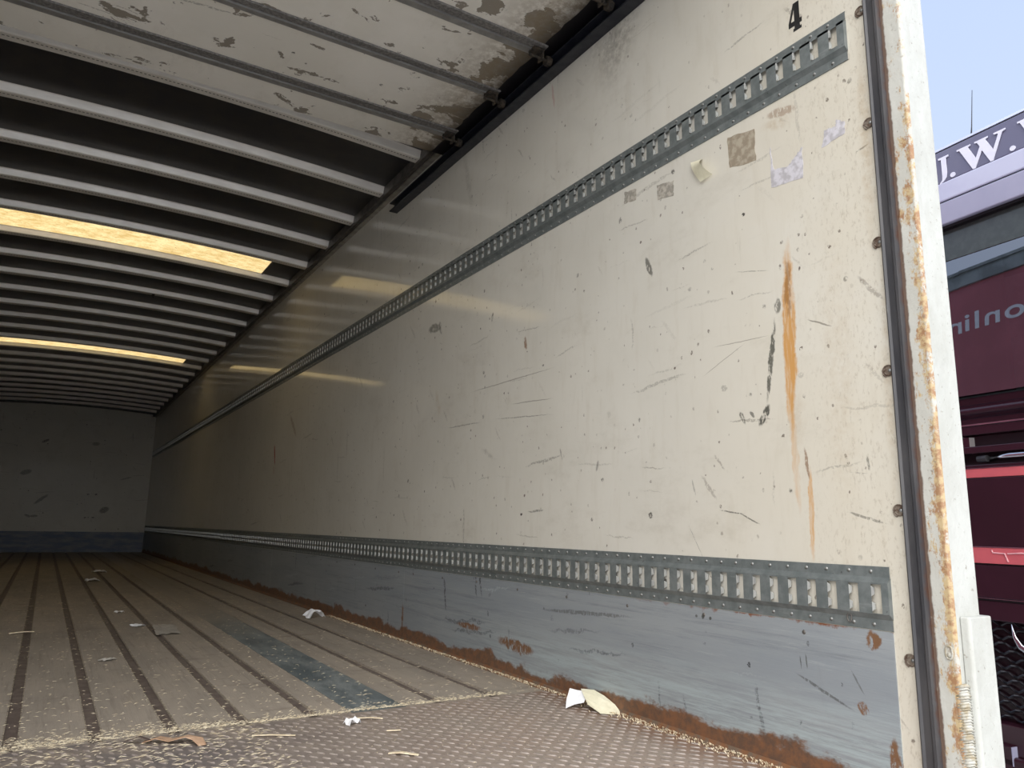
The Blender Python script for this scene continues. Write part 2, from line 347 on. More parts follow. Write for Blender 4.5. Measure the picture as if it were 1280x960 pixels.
M_CHASSIS = simple('chassis_black', (.03,.03,.032), None, .5)
M_TYRE = simple('tyre_rubber', (.02,.02,.02), None, .8)
# truck
M_LAV = simple('lilac_grey_and_sky_sheen', (.33,.33,.44), (.29,.29,.40), .22, 0, scale=2, bump=0)  # visor: sky reflection put into the colour
M_LAV2 = simple('pale_lilac_sky_sheen', (.50,.52,.66), (.44,.45,.6), .25, 0, scale=2, bump=0)  # roof lip and skirt: stronger sky reflection put into the colour
M_SIGN = simple('slate_sky_sheen', (.13,.13,.20), (.15,.15,.215), .3, 0, scale=2, bump=0)  # sign band: darker tone, sky reflection also in the colour
M_MAR = simple('dark_maroon_paint', (.030,.009,.016), (.024,.008,.013), .16, 0, scale=2, bump=0)
M_PINK = simple('pink_red_stripe', (.60,.125,.14), (.52,.11,.13), .3, 0, scale=3, bump=0)
M_LET = simple('white_lettering', (.72,.73,.84), (.68,.69,.80), .35, bump=0)
M_CHROME = simple('chrome', (.6,.6,.62), (.5,.5,.52), .12, 1., bump=0)
M_GAP = simple('panel_gap_black', (.006,.005,.007), None, .4, bump=0)
M_MESH = simple('black_gloss_mesh', (.012,.012,.016), (.02,.02,.025), .3, .3, bump=0)
def glass():
    M = Mat('tinted_windscreen')
    gsy = M.n('ShaderNodeBsdfGlossy', {'Color': (.86,.88,.92,1), 'Roughness': .012}); tr = M.n('ShaderNodeBsdfTransparent', {'Color': (.30,.36,.36,1)})
    mx = M.n('ShaderNodeMixShader', {0: .30, 1: tr.outputs[0], 2: gsy.outputs[0]})
    M.nt.links.new(mx.outputs[0], M.nt.nodes['Material Output'].inputs[0]); return M.m
M_GLASS = glass()
M_CAB = simple('cab_interior', (.05,.05,.055), None, .8, bump=0)
M_BANDG = simple('smoked_glass_band', (.05,.06,.06), (.06,.07,.07), .15, 0, bump=0)

# ------------------------------------------------------------------ mesh helper
class MB:
    def __init__(s): s.v=[]; s.f=[]; s.mi=[]
    def add(s, vs, fs, mi=0):
        o=len(s.v); s.v += [tuple(p) for p in vs]; s.f += [tuple(i+o for i in f) for f in fs]; s.mi += [mi]*len(fs); return s
    def box(s, x0,x1,y0,y1,z0,z1, mi=0):
        return s.add([(x0,y0,z0),(x1,y0,z0),(x1,y1,z0),(x0,y1,z0),(x0,y0,z1),(x1,y0,z1),(x1,y1,z1),(x0,y1,z1)],
            [(0,3,2,1),(4,5,6,7),(0,1,5,4),(1,2,6,5),(2,3,7,6),(3,0,4,7)], mi)
    def prism(s, prof, ax, a, b, mi=0, closed=True):
        """profile of 2-D points swept from a to b along axis ax (0,1,2); the profile uses the two other axes in order"""
        n=len(prof)
        def P(p,t): return (t,p[0],p[1]) if ax==0 else ((p[0],t,p[1]) if ax==1 else (p[0],p[1],t))
        vs=[P(p,a) for p in prof]+[P(p,b) for p in prof]
        fs=[(i,(i+1)%n,(i+1)%n+n,i+n) for i in range(n if closed else n-1)]
        if closed: fs += [tuple(range(n))[::-1], tuple(range(n,2*n))]
        return s.add(vs,fs,mi)
    def tube(s, pts, r, k=8, mi=0, cap=True):
        pts=[Vector(p) for p in pts]; vs=[]; 
        rr = r if isinstance(r,(list,tuple)) else [r]*len(pts)
        ref=None
        for i,p in enumerate(pts):
            d=(pts[min(i+1,len(pts)-1)]-pts[max(i-1,0)]).normalized()
            if ref is None: ref = Vector((0,0,1)) if abs(d.z)<.9 else Vector((1,0,0))
            a=d.cross(ref).normalized(); b=d.cross(a).normalized(); 
            for j in range(k):
                t=2*PI*j/k; vs.append(p+a*math.cos(t)*rr[i]+b*math.sin(t)*rr[i])
        fs=[(i*k+j, i*k+(j+1)%k, (i+1)*k+(j+1)%k, (i+1)*k+j) for i in range(len(pts)-1) for j in range(k)]
        if cap: fs += [tuple(range(k))[::-1], tuple(range((len(pts)-1)*k, len(pts)*k))]
        return s.add(vs,fs,mi)
    def dome(s, c, n, r, h, k=8, mi=0):
        c=Vector(c); n=Vector(n).normalized(); ref=Vector((0,0,1)) if abs(n.z)<.9 else Vector((1,0,0)); a=n.cross(ref).normalized(); b=n.cross(a)
        vs=[]
        for (q,t) in ((1,0),(.85,.6),(.45,.95)):
            for j in range(k): th=2*PI*j/k; vs.append(c+(a*math.cos(th)+b*math.sin(th))*r*q+n*h*t)
        vs.append(c+n*h)
        fs=[(i*k+j,i*k+(j+1)%k,(i+1)*k+(j+1)%k,(i+1)*k+j) for i in range(2) for j in range(k)]+[(2*k+j,2*k+(j+1)%k,3*k) for j in range(k)]
        return s.add(vs,fs,mi)
    def build(s, name, mats, parent=None, smooth=False, bevel=0, recalc=True):
        me=bpy.data.meshes.new(name); me.from_pydata(s.v,[],s.f)
        for m in (mats if isinstance(mats,(list,tuple)) else [mats]): me.materials.append(m)
        for p,i in zip(me.polygons,s.mi): p.material_index=i; p.use_smooth=smooth
        if recalc:
            import bmesh
            bm=bmesh.new(); bm.from_mesh(me); bmesh.ops.recalc_face_normals(bm,faces=bm.faces); bm.to_mesh(me); bm.free()
        me.update(); o=bpy.data.objects.new(name,me); COL.objects.link(o)
        if parent: o.parent=parent
        if bevel:
            md=o.modifiers.new('bevel','BEVEL'); md.width=bevel; md.segments=2; md.limit_method='ANGLE'
        return o
def poly_plate(pts, t, ax='x', base=0., mi=0, mb=None):
    """flat outline given thickness t (any simple polygon); ax x: outline is (y,z) facing -x from base"""
    from mathutils.geometry import tessellate_polygon
    mb = mb or MB(); n=len(pts)
    def P(p,d):
        return {'x':(base-d,p[0],p[1]),'y':(p[0],base-d,p[1]),'z':(p[0],p[1],base+d)}[ax]
    tri=tessellate_polygon([[Vector((p[0],p[1],0)) for p in pts]])
    vs=[P(p,0) for p in pts]+[P(p,t) for p in pts]
    fs=[tuple(a) for a in tri]+[tuple(i+n for i in a[::-1]) for a in tri]+[(i,(i+1)%n,(i+1)%n+n,i+n) for i in range(n)]
    mb.add(vs,fs,mi); return mb
def tag(o, label=None, cat=None, group=None, kind=None):
    if label: o['label']=label
    if cat: o['category']=cat
    if group: o['group']=group
    if kind: o['kind']=kind
    return o
def empty(name, loc, label, cat, rz=0., group=None):
    o=bpy.data.objects.new(name,None); COL.objects.link(o); o.location=loc; o.rotation_euler=(0,0,rz); o.empty_display_size=.1
    bpy.context.view_layer.update()
    return tag(o,label,cat,group)
def part(mb, name, mats, root, label=None, **k):
    """mesh written in world coordinates becomes a child of an unrotated root"""
    o=mb.build(name,mats,root,**k); o.location=-root.location
    if label: o['label']=label
    return o
def struct(o): o['kind']='structure'; return o

# ------------------------------------------------------------------ the trailer shell (structure)
XR, XL = 1.459, -.991; XC = (XR+XL)/2
Y0, Y1 = .93, 14.434; FZ = H-.517; WT = H+1.80
struct(MB().box(-60,60,-60,60,-.2,0).build('ground', M_GROUND))
mb=MB(); mb.box(XR,XR+.06,.86,Y1,FZ-.12,WT+.10,0); mb.box(XR+.06,XR+.066,.86,Y1+.07,FZ-.12,WT+.06,1)
struct(mb.build('wall_right',[M_WALL,M_OUTER]))
mb=MB(); mb.box(XL-.06,XL,.86,Y1,FZ-.12,WT+.10,0); mb.box(XL-.066,XL-.06,.86,Y1+.07,FZ-.12,WT+.06,1)
struct(mb.build('wall_left',[M_LEFT,M_OUTER]))
struct(MB().box(XL-.06,XR+.06,Y1,Y1+.07,FZ-.12,WT+.20).build('wall_back',M_BACK))
# floor: worn planks with sunken dark strips between them
TH = 2.135
def thr(x): return TH+.02*(x-.4)*0
mb=MB(); g=[-.88,-.71,-.535,-.362,-.19,-.014,.162,.333,.504,.686,1.065,1.252]; gw=.0145
edges=[XL]+[q for c in g for q in (c-gw,c+gw)]+[XR]
ye=Y1; z0=FZ-.045
for i in range(0,len(edges),2):
    a,b=edges[i],edges[i+1]
    if a < .79 < b: 
        mb.box(a,.79,TH,ye,z0,FZ,0); mb.box(.79,.957,TH,ye,z0,FZ-.001,3); mb.box(.957,b,TH,ye,z0,FZ,0)
    else: mb.box(a,b,TH,ye,z0,FZ,0)
    if i: mb.box(a,a+.003,TH,ye,FZ,FZ+.0006,2)
    if i < len(edges)-2: mb.box(b-.003,b,TH,ye,FZ,FZ+.0006,2)
for c in g: mb.box(c-gw,c+gw,TH,ye,z0,FZ-.005,1)
mb.box(.7895,.791,TH,6,FZ,FZ+.0006,2); mb.box(XL,XR,.80,Y1,FZ-.12,z0,1)
struct(mb.build('floor',[M_PLANK,M_GROOVE,M_DUST,M_BLUE]))
# ceiling skin, cambered, with two openings for the translucent sheets
BP=.487; BY0=3.285; NB=23
def camber(x): return .043*(1-((x-XC)/1.225)**2)
def arc(x0,x1,n=12): return [x0+(x1-x0)*i/n for i in range(n+1)]
SKZ=WT+.048
def skin(mb,x0,x1,y0,y1,th=.02,n=12,mi=0,dz=0.):
    xs=arc(x0,x1,n); vs=[]
    for x in xs:
        z=SKZ+camber(x)+dz; vs += [(x,y0,z),(x,y1,z),(x,y1,z+th),(x,y0,z+th)]
    fs=[]
    for i in range(n):
        a=i*4; b=a+4
        fs += [(a,a+1,b+1,b),(a+3,b+3,b+2,a+2),(a,b,b+3,a+3),(a+1,a+2,b+2,b+1)]
    fs += [(0,3,2,1),(n*4,n*4+1,n*4+2,n*4+3)]
    mb.add(vs,fs,mi)
mb=MB(); yb=lambda k: BY0+BP*k
sky=[(4,5),(12,13)]; SX0,SX1=-.75,1.205
segs=[(.80,yb(4)),(yb(5),yb(12)),(yb(13),Y1+.05)]
for a,b in segs: skin(mb,XL-.04,XR+.04,a,b)
for a,b in sky:
    skin(mb,XL-.04,SX0,yb(a),yb(b),n=3); skin(mb,SX1,XR+.04,yb(a),yb(b),n=3)
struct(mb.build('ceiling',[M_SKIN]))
# rails along the top of each side wall and across the back
def railmesh(s, name):
    mb=MB(); f=lambda x: x if s>0 else 2*XC-x
    def bx(x0,x1,y0,y1,z0,z1,mi): a,b=sorted((f(x0),f(x1))); mb.box(a,b,y0,y1,z0,z1,mi)
    bx(1.405,XR,3.05,Y1,WT+.0,WT+.018,0); bx(1.405,1.411,3.05,Y1,WT+.018,WT+.05,0); bx(1.432,XR,3.05,Y1,WT-.008,WT,1)
    bx(1.418,1.424,3.05,Y1,WT-.006,WT,0)
    return struct(mb.build(name,[M_RAIL,M_RAILP]))
railmesh(1,'trim_1'); railmesh(-1,'trim_2')
mb=MB(); n=12
for i in range(n):
    a,b=arc(XL+.001,XR-.001,n)[i:i+2]
    mb.add([(a,Y1-.03,SKZ+camber(a)-.02),(b,Y1-.03,SKZ+camber(b)-.02),(b,Y1,SKZ+camber(b)-.02),(a,Y1,SKZ+camber(a)-.02),(a,Y1-.03,SKZ+camber(a)),(b,Y1-.03,SKZ+camber(b)),(b,Y1,SKZ+camber(b)),(a,Y1,SKZ+camber(a))],[(0,3,2,1),(4,5,6,7),(0,1,5,4),(2,3,7,6)],0)
struct(mb.build('trim_3',[M_RAIL]))
# outer cant rails on the roof edge (seen mirrored in the truck's windscreen)
for s,nm in ((1,'trim_4'),(-1,'trim_5')):
    mb=MB(); f=lambda x: x if s>0 else 2*XC-x
    for x0,x1,z0,z1 in ((XR+.03,XR+.085,WT+.06,WT+.135),(XR+.03,XR+.078,WT+.135,WT+.155),(XR+.03,XR+.09,WT+.155,WT+.175)):
        a,b=sorted((f(x0),f(x1))); mb.box(a,b,.86,Y1+.07,z0,z1)
    struct(mb.build(nm,[M_OUTR]))
# chassis under the floor
mb=MB()
for x in (-.25,.72): mb.box(x,x+.14,1.0,14.2,FZ-.42,FZ-.125)
mb.box(XL,XR,.88,1.02,FZ-.30,FZ-.12); struct(mb.build('trim_6',[M_CHASSIS]))
# ------------------------------------------------------------------ corner post beside the opening
root=empty('corner_post',(XR+.04,.83,FZ-.35),'chipped white steel corner post with rust along its inner edge','post')
mb=MB(); z0,z1=FZ-.35,WT+.18
mb.prism([(XR,.858),(XR,.816),(XR+.004,.811),(XR+.082,.808),(XR+.088,.813),(XR+.088,.86)],2,z0,z1)
part(mb,'post_body',M_POST,root,bevel=.002)
mb=MB(); zt=H-.150
mb.prism([(XR+.016,.810),(XR+.018,.797),(XR+.022,.793),(XR+.086,.790),(XR+.094,.795),(XR+.096,.86),(XR+.088,.86),(XR+.088,.810)],2,z0,zt)
part(mb,'reinforcing_plate',M_POST,root,'smooth white plate welded over the lower post',bevel=.002)
mb=MB(); z=z0+.02; i=0
while z < H-.27:
    w=.0040+.0011*math.sin(i*1.7)+.0006*math.sin(i*4.1); mb.tube([(XR+.001,.820,z-.003),(XR+.003,.811,z),(XR+.010,.805,z+.002),(XR+.017,.803,z-.002)],[w*.35,w*.75,w*.75,w*.35],6); z+=.0050; i+=1
part(mb,'weld_bead',M_WELD,root,'rippled weld bead',smooth=True)
mb=MB(); c=(XR-.0005,.826,H-.215); pts=[]
for i in range(15):
    t=2*PI*i/14; pts.append((c[0],c[1]+.006*math.cos(t),c[2]+.014*math.sin(t)*(1+.2*math.cos(2*t))))
mb.tube(pts,.0022,6,cap=False); mb.dome((XR,.826,H-.219),(-1,0,0),.005,.003); part(mb,'lock_hole',M_WELD,root,'small rough-edged hole filled with paint',smooth=True)
# left post, same section
mb=MB(); mb.box(XL-.088,XL,.808,.86,z0,z1); struct(mb.build('trim_9',[M_POST]))
mb=MB(); mb.box(XL-.088,XR+.088,.80,.90,WT+.03,z1+.06); struct(mb.build('trim_7',[M_POST]))
# ------------------------------------------------------------------ door track: vertical run, curve, overhead run, mounting ears
root=empty('door_track',(XR-.01,.872,FZ),'black steel roller door track down the post and along the roof edge','door track')
TZ=H+1.69
mb=MB(); mb.prism([(XR,.893),(XR-.004,.893),(XR-.010,.889),(XR-.012,.886),(XR-.008,.882),(XR-.008,.868),(XR-.013,.864),(XR-.013,.858),(XR,.8555)],2,FZ+.003,TZ-.30)
part(mb,'vertical_channel',M_SEAL,root)
def chan(path, mb):   # C channel swept along the (y,z) path
    pr=[(-.045,-.022),(0,-.022),(0,.028),(-.045,.028),(-.045,.022),(-.006,.022),(-.006,-.016),(-.045,-.016)]
    vs=[];n=len(path);m=len(pr)
    for i,(y,z) in enumerate(path):
        y2,z2=path[min(i+1,n-1)];y1,z1=path[max(i-1,0)]; d=Vector((y2-y1,z2-z1)).normalized(); nn=Vector((-d.y,d.x))
        for (px,pn) in pr: vs.append((XR-.001+px, y+nn.x*pn, z+nn.y*pn))
    fs=[(i*m+j,i*m+(j+1)%m,(i+1)*m+(j+1)%m,(i+1)*m+j) for i in range(n-1) for j in range(m)]+[tuple(range(m))[::-1],tuple(range((n-1)*m,n*m))]
    mb.add(vs,fs)
mb=MB(); R=.28; path=[(.885,TZ-R-.02)]+[(.885+R-R*math.cos(a),TZ-R+R*math.sin(a)) for a in [PI/2*i/10 for i in range(11)]]+[(3.655,TZ+.012)]
chan(path,mb); part(mb,'overhead_channel',M_TRK,root)
M_EAR=simple('rusty_ear',(.23,.19,.15),(.11,.07,.05),.6,.2,scale=120,bump=.2)
for zc in (1.17,.892,.613,.332,.046,-.240):
    z=H+zc; mb=MB(); y=.900
    mb.tube([(XR-.0005,y,z),(XR-.0022,y,z)],.0120,20)
    pts=[(XR-.0028,y+.0125*math.cos(t)*(1-.055*t),z+.0125*math.sin(t)*(1-.055*t)) for t in [-1.2+i*.42 for i in range(21)]]
    mb.tube(pts,.0014,6)
    e=part(mb,'mounting_ear',[M_EAR],root,'rusty curled ear with a screw')
    sb=MB(); sb.dome((XR-.0022,y-.003,z),(-1,0,0),.0038,.0022); part_l=sb; sb.build('screw',M_RIVET,e,smooth=True)
# ------------------------------------------------------------------ roll-up door parked under the roof
PZ=H+1.745; jy=[(1.34,1.42),(1.705,1.785),(2.068,2.147),(2.412,2.482),(2.785,2.872)]
DX0,DX1=2*XC-1.386,1.386
root=empty('rolling_door',(XC,2.0,PZ),'flaking white plywood door panels parked overhead on rollers','rolling door')
names=['whitest','second','third','fourth','last']
ys=[(1.05,1.345)]+[(jy[i][1]-.006,jy[i+1][0]+.006) for i in range(4)]+[(jy[4][1]-.006,3.035)]
for i,(a,b) in enumerate(ys):
    mb=MB(); mb.box(DX0,DX1,a,b,PZ,PZ+.022); part(mb,'panel',M_PANEL,root,bevel=.002)
M_HR=simple('ribbed_hinge_rubber',(.11,.105,.10),(.19,.18,.17),.6,0,scale=90,bump=.8)
M_HM=simple('grey_hinge_metal',(.34,.335,.325),(.27,.265,.255),.45,.4,scale=15,bump=.1)
for (a,b) in jy:
    m=(a+b)/2; mb=MB()
    mb.prism([(a,PZ-.001),(a+.004,PZ-.006),(m-.004,PZ-.006),(m,PZ-.001)],0,DX0,DX1,0)
    mb.prism([(m,PZ-.001),(m,PZ-.011),(m+.003,PZ-.011),(m+.004,PZ-.005),(b-.003,PZ-.004),(b,PZ-.001)],0,DX0,DX1,1)
    part(mb,'hinge_strip',[M_HR,M_HM],root,'ribbed dark rubber and grey metal joint')
    for sx in (1,-1):
        x=DX1 if sx>0 else DX0
        mb=MB(); mb.tube([(x+sx*.012,m,PZ-.035),(x+sx*.034,m,PZ-.035)],.019,14); mb.tube([(x-sx*.06,m,PZ-.035),(x+sx*.012,m,PZ-.035)],.006,8); mb.box(min(x-sx*.05,x-sx*.004),max(x-sx*.05,x-sx*.004),m-.022,m+.022,PZ-.016,PZ-.006); mb.box(min(x-sx*.012,x-sx*.004),max(x-sx*.012,x-sx*.004),m-.018,m+.018,PZ-.046,PZ-.012)
        part(mb,'roller',M_GRIME,root,'grimy black roller and bracket',bevel=.003)
for sx in (1,-1):
    mb=MB(); x=DX1 if sx>0 else DX0
    n=60; pr=[]
    for i in range(n+1):
        y=1.05+1.98*i/n; w=.012+.010*random.random(); pr.append((y,w))
    vs=[]
    for (y,w) in pr: vs += [(x-sx*w,y,PZ-.0012),(x+sx*.068,y,PZ-.004),(x+sx*.068,y,PZ+.03),(x-sx*w,y,PZ-.0002)]
    mb.add(vs,[(i*4+j,i*4+(j+1)%4,i*4+4+(j+1)%4,i*4+4+j) for i in range(n) for j in range(4)]+[(0,1,2,3),(n*4+3,n*4+2,n*4+1,n*4)])
    part(mb,'side_seal_gap_fill',M_GAP,root,'dirty black rubber edge, widened to darken the gap above the track')  # black edge widened to stand in for the dark gap above the track
# ------------------------------------------------------------------ roof beams
def ordinal(i):
    o=['first','second','third','fourth','fifth','sixth','seventh','eighth','ninth','tenth','eleventh','twelfth','thirteenth','fourteenth','fifteenth','sixteenth','seventeenth','eighteenth','nineteenth','twentieth','twenty-first','twenty-second','twenty-third']
    return o[i]
bd=WT+.002
mb=MB(); bx0,bx1=2*XC-1.404,1.404; n=24; xs=arc(bx0,bx1,n)
prof=[(-.050,.046),(-.046,.042),(-.036,.012),(-.030,.008),(.020,.008),(.023,.012),(.024,.022),(.028,.025),(.046,.025),(.049,.029),(.050,.046)]
m=len(prof); vs=[]
for x in xs:
    for (y,z) in prof: vs.append((x,y,z+camber(x)-.0005))
mb.add(vs,[(i*m+j,(i+1)*m+j,(i+1)*m+(j+1)%m,i*m+(j+1)%m) for i in range(n) for j in range(m)]+[tuple(range(m)),tuple(range(n*m,(n+1)*m))[::-1]])
b0=mb.build('roof_beam',M_BEAM)
for k in range(NB):
    o=b0 if k==0 else b0.copy()
    if k: COL.objects.link(o)
    o.location=(0,yb(k),bd); w=ordinal(k)
    ex={0:'right behind the parked door panels',4:'in front of the nearer yellow roof light',5:'behind the nearer yellow roof light',12:'in front of the farther yellow roof light',13:'behind the farther yellow roof light',22:'next to the far end wall'}.get(k)
    tag(o,'grey perforated roof beam, %s counted from the parked door'%w+(', '+ex if ex else ''),'roof beam','roof beams across the ceiling')
    o['group']='roof beams across the ceiling'
# small hook hanging from one beam
k=8
mb=MB(); y=yb(7); x=.555; z=bd+camber(x)+.008
mb.box(x-.01,x+.01,y-.028,y+.02,z-.006,z-.0005); mb.tube([(x,y,z-.003),(x,y,z-.02),(x+.008,y,z-.026)],.003,6)
tag(mb.build('ceiling_hook',M_BLACK),'small black clip under a middle roof beam','hook')
# translucent sheets
for (a,b),lab in zip(sky,('larger yellow translucent roof light nearer the open end','thin yellow translucent roof light farther down the roof')):
    root=empty('roof_light',(XC,(yb(a)+yb(b))/2,SKZ),lab,'roof light',group='translucent roof lights')
    mb=MB(); xs=arc(SX0+.001,SX1-.001,16); vs=[]
    for x in xs: z=SKZ+camber(x)+.004; vs += [(x,yb(a)-.001,z),(x,yb(b)+.001,z)]
    mb.add(vs,[(i*2,i*2+1,i*2+3,i*2+2) for i in range(16)]); part(mb,'sheet',M_SKYP,root)
    mb=MB()
    for x in (SX0,SX1-.014):
        z=SKZ+camber(x)-.006; mb=MB(); mb.box(x,x+.014,yb(a)+.05,yb(b)-.045,z,z+.006)
        part(mb,'edge_strip',M_RAIL,root)
# ------------------------------------------------------------------ lashing tracks
def lashing(name, z0, z1, ys, yend, label, sl0, sl1):
    root=empty(name,(XR,yend,(z0+z1)/2),label,'lashing track',group='lashing tracks on the side wall')
    P=.0508; N=int((Y1-.03-ys)/P); hw=.0108; D=.0115
    f0=z0+.021; f1=z0+.032; g0=z1-.032; g1=z1-.021
    xf=XR-.0025; xw=XR-D
    mb=MB(); ye2=ys+P*(N-.5)
    # long faces
    for (xa,za,xb,zb) in ((XR,z0,xf,z0),(xf,z0,xf,f0),(xf,f0,xw,f1),(xw,g0,xf,g1),(xf,g1,xf,z1),(xf,z1,XR,z1),(xw,f1,xw,sl0),(xw,sl1,xw,g0)):
        mb.add([(xa,yend,za),(xb,yend,zb),(xb,ye2,zb),(xa,ye2,za)],[(0,1,2,3)])
    prev=yend
    mb.add([(XR,yend,f0),(xw,yend,f1),(xw,yend,g0),(XR,yend,g1)],[(0,1,2,3)])
    for k in range(N):
        c=ys+P*k; a,b=c-hw,c+hw
        mb.add([(xw,prev,sl0),(xw,a,sl0),(xw,a,sl1),(xw,prev,sl1)],[(0,1,2,3)]); prev=b
        h=sl1-sl0
        # folded tabs on each slot's far side, two per slot, outside light painted in
        for q0,q1 in ((.06,.40),(.58,.94)):
            za,zb=sl0+h*q0,sl0+h*q1; zm=(za+zb)/2
            mb.add([(xw,b,za),(xw,b,zb),(xw+.009,b-.0015,zb-.004),(xw+.009,b-.0015,za+.004),(xw-.0002,b-.0055,za+.004),(xw-.0002,b-.0055,zb-.004)],[(0,1,2,3),(0,4,5,1)],1)
        mb.add([(xw,a,sl0),(xw+.002,a,sl0),(xw+.002,a,sl1),(xw,a,sl1)],[(0,1,2,3)],0)
        mb.add([(xw,a,sl1),(xw,b,sl1),(xw+.003,b,sl1),(xw+.003,a,sl1)],[(0,1,2,3)],0)
    mb.add([(xw,prev,sl0),(xw,ye2,sl0),(xw,ye2,sl1),(xw,prev,sl1)],[(0,1,2,3)])
    L=root.location; mb.v=[(a-L.x,b-L.y,c-L.z) for a,b,c in mb.v]
    mb.build('slotted_channel',[M_TRACK,M_TAB],root)
    # rivets: the nearest hundred as parts, the rest together
    sp=[]; k=0
    while ys+.0508*k<Y1-.1:
        y=ys+.0508*k+.012
        sp.append((y+random.uniform(-.003,.003), z0+.0105)); 
        sp.append((y+.004+random.uniform(-.003,.003), z1-.0105)); k+=1
    rv=MB(); rv.dome((0,0,0),(-1,0,0),.0042,.0026,8); r0=rv.build('rivet',M_RIVET,root,smooth=True)
    rest=MB()
    for i,(y,z) in enumerate(sp):
        if i<100:
            o=r0 if i==0 else r0.copy()
            if i: COL.objects.link(o); o.parent=root
            o.location=(xf-L.x,y-L.y,z-L.z)
        else: rest.dome((xf-L.x,y-L.y,z-L.z),(-1,0,0),.0042,.0026,6)
    o=rest.build('rivet_row',M_RIVET,root,smooth=True); o['kind']='stuff'
    return root
lashing('lashing_track',H+1.070,H+1.194,.967,.938,'upper grey slotted lashing track running below the roof, starting under the 4',H+1.112,H+1.168)
t2=lashing('lashing_track',H-.191,H-.066,.957,.931,'lower grey slotted lashing track above the steel kick plates',H-.158,H-.101)
# loop left in the lower track flange
mb=MB(); c=(XR-.006,1.022,H-.172)
mb.tube([(c[0],c[1]+.003+.005*math.cos(t),c[2]+.009*math.sin(t)) for t in [2*PI*i/12 for i in range(13)]],.0015,6,cap=False)
part(mb,'wire_loop',M_RAIL,t2,'small rusty wire loop')
# ------------------------------------------------------------------ kick plates
ks=[.932,3.341,5.78,8.22,10.66,13.1,Y1-.02]
labs=['scuffed blue-grey steel kick plate nearest the opening, rust along its foot','blue-grey steel kick plate just beyond the first rusty seam','third dark steel kick plate from the opening','fourth dark steel kick plate from the opening','fifth dark steel kick plate from the opening','short dark steel kick plate in the far corner']
for i in range(6):
    root=empty('kick_plate',(XR,(ks[i]+ks[i+1])/2,FZ),labs[i],'kick plate',group='kick plates along the right wall')
    mb=MB(); mb.box(XR-.0030,XR,ks[i]+.001,ks[i+1]-.001,FZ,H-.1925)
    L=root.location
    part(mb,'kick_plate_sheet',M_KICK,root)
    k=0; y=ks[i]+.05
    while y<ks[i+1] and i<3:
        mb=MB(); mb.dome((XR-.003,y+(.16 if i==0 else .02),H-.213+random.uniform(-.004,.004)),(-1,0,0),.0050,.0022,8)
        part(mb,'screw',M_RAIL,root,smooth=True); y+=.30
mb=MB(); mb.box(XR-.012,XR-.0031,3.337-.0,3.345,FZ+.002,FZ+.20); 
# blue band across the far wall
o=MB().box(XL+.001,XR-.004,Y1-.006,Y1-.001,FZ,H-.188).build('kick_plate',M_BAND); tag(o,'scratched blue painted kick board across the far end wall','kick plate')
# floor-edge angle where dust collects
mb=MB(); mb.prism([(XR-.0032,FZ+.0),(XR-.0032,FZ+.014),(XR-.006,FZ+.008),(XR-.016,FZ+.0015),(XR-.02,FZ)],1,.93,Y1-.03); struct(mb.build('trim_8',[simple('rusty_floor_edge',(.20,.09,.04),(.14,.10,.07),.8,0,scale=40,bump=.5)]))
# ------------------------------------------------------------------ tread plate on the sill
root=empty('tread_plate',(XC,1.46,FZ-.04),'worn steel tread plate at the open end of the floor, raised studs, rusty right edge','floor plate')
mb=MB(); mb.box(XL,XR-.003,.80,TH-.001,FZ-.045,FZ+.001); part(mb,'sheet',M_TREAD,root)
mb=MB(); px,py=.046,.044; 
iy=0; y=.97
ring=[(1,0),(.62,.72),(-.1,.92),(-.62,.6),(-1,0),(-.62,-.6),(-.1,-.92),(.62,-.72)]
while y<TH-.012:
    x=.0 + (px/2 if iy%2 else 0)
    while x<XR-.02:
        ang = .35 if ((int(round(x/(px/2)))+iy)//1)%2 else PI/2+.55
        c,s_=math.cos(ang),math.sin(ang); vs=[]
        for (a,b) in ring: u,v=a*.0135,b*.0042; vs.append((x+u*c-v*s_,y+u*s_+v*c,FZ+.001))
        for (a,b) in ring: u,v=a*.009,b*.0022; vs.append((x+u*c-v*s_,y+u*s_+v*c,FZ+.0034))
        mb.add(vs,[(i,(i+1)%8,8+(i+1)%8,8+i) for i in range(8)]+[tuple(range(8,16))]); x+=px/2 if False else px
    y+=py/2; iy+=1
o=part(mb,'stud_pattern',M_TEAR,root,recalc=False)
# ------------------------------------------------------------------ decals and stickers on the wall
mb=MB(); sc=.0775; 
def four(p): return (1.0925-p[0]*.0385, H+1.2262+p[1]*sc)
outline=[(.0,.22),(.0,.36),(.52,1.),(.80,1.),(.80,.36),(1.,.36),(1.,.22),(.80,.22),(.80,.11),(.95,.11),(.95,0),(.38,0),(.38,.11),(.52,.11),(.52,.22)]
poly_plate([four(p) for p in [(0,.20),(0,.36),(.40,1.),(.84,1.),(.84,.37),(1.,.37),(1.,.21),(.84,.21),(.84,.10),(.96,.10),(.96,0),(.34,0),(.34,.10),(.44,.10),(.44,.20)]],.0006,'x',XR,mb=mb)
poly_plate([four(p) for p in ((.20,.37),(.44,.37),(.44,.76))],.0009,'x',XR,1,mb)
tag(mb.build('number_decal',[M_INK,M_WALL]),'black number 4 on the wall above the end of the upper track','decal')
def rough(pts, n=7, amp=.002):
    out=[]
    for i,p in enumerate(pts):
        q=pts[(i+1)%len(pts)]
        for j in range(n): t=j/n; out.append((p[0]+(q[0]-p[0])*t+random.uniform(-amp,amp),p[1]+(q[1]-p[1])*t+random.uniform(-amp,amp)))
    return out
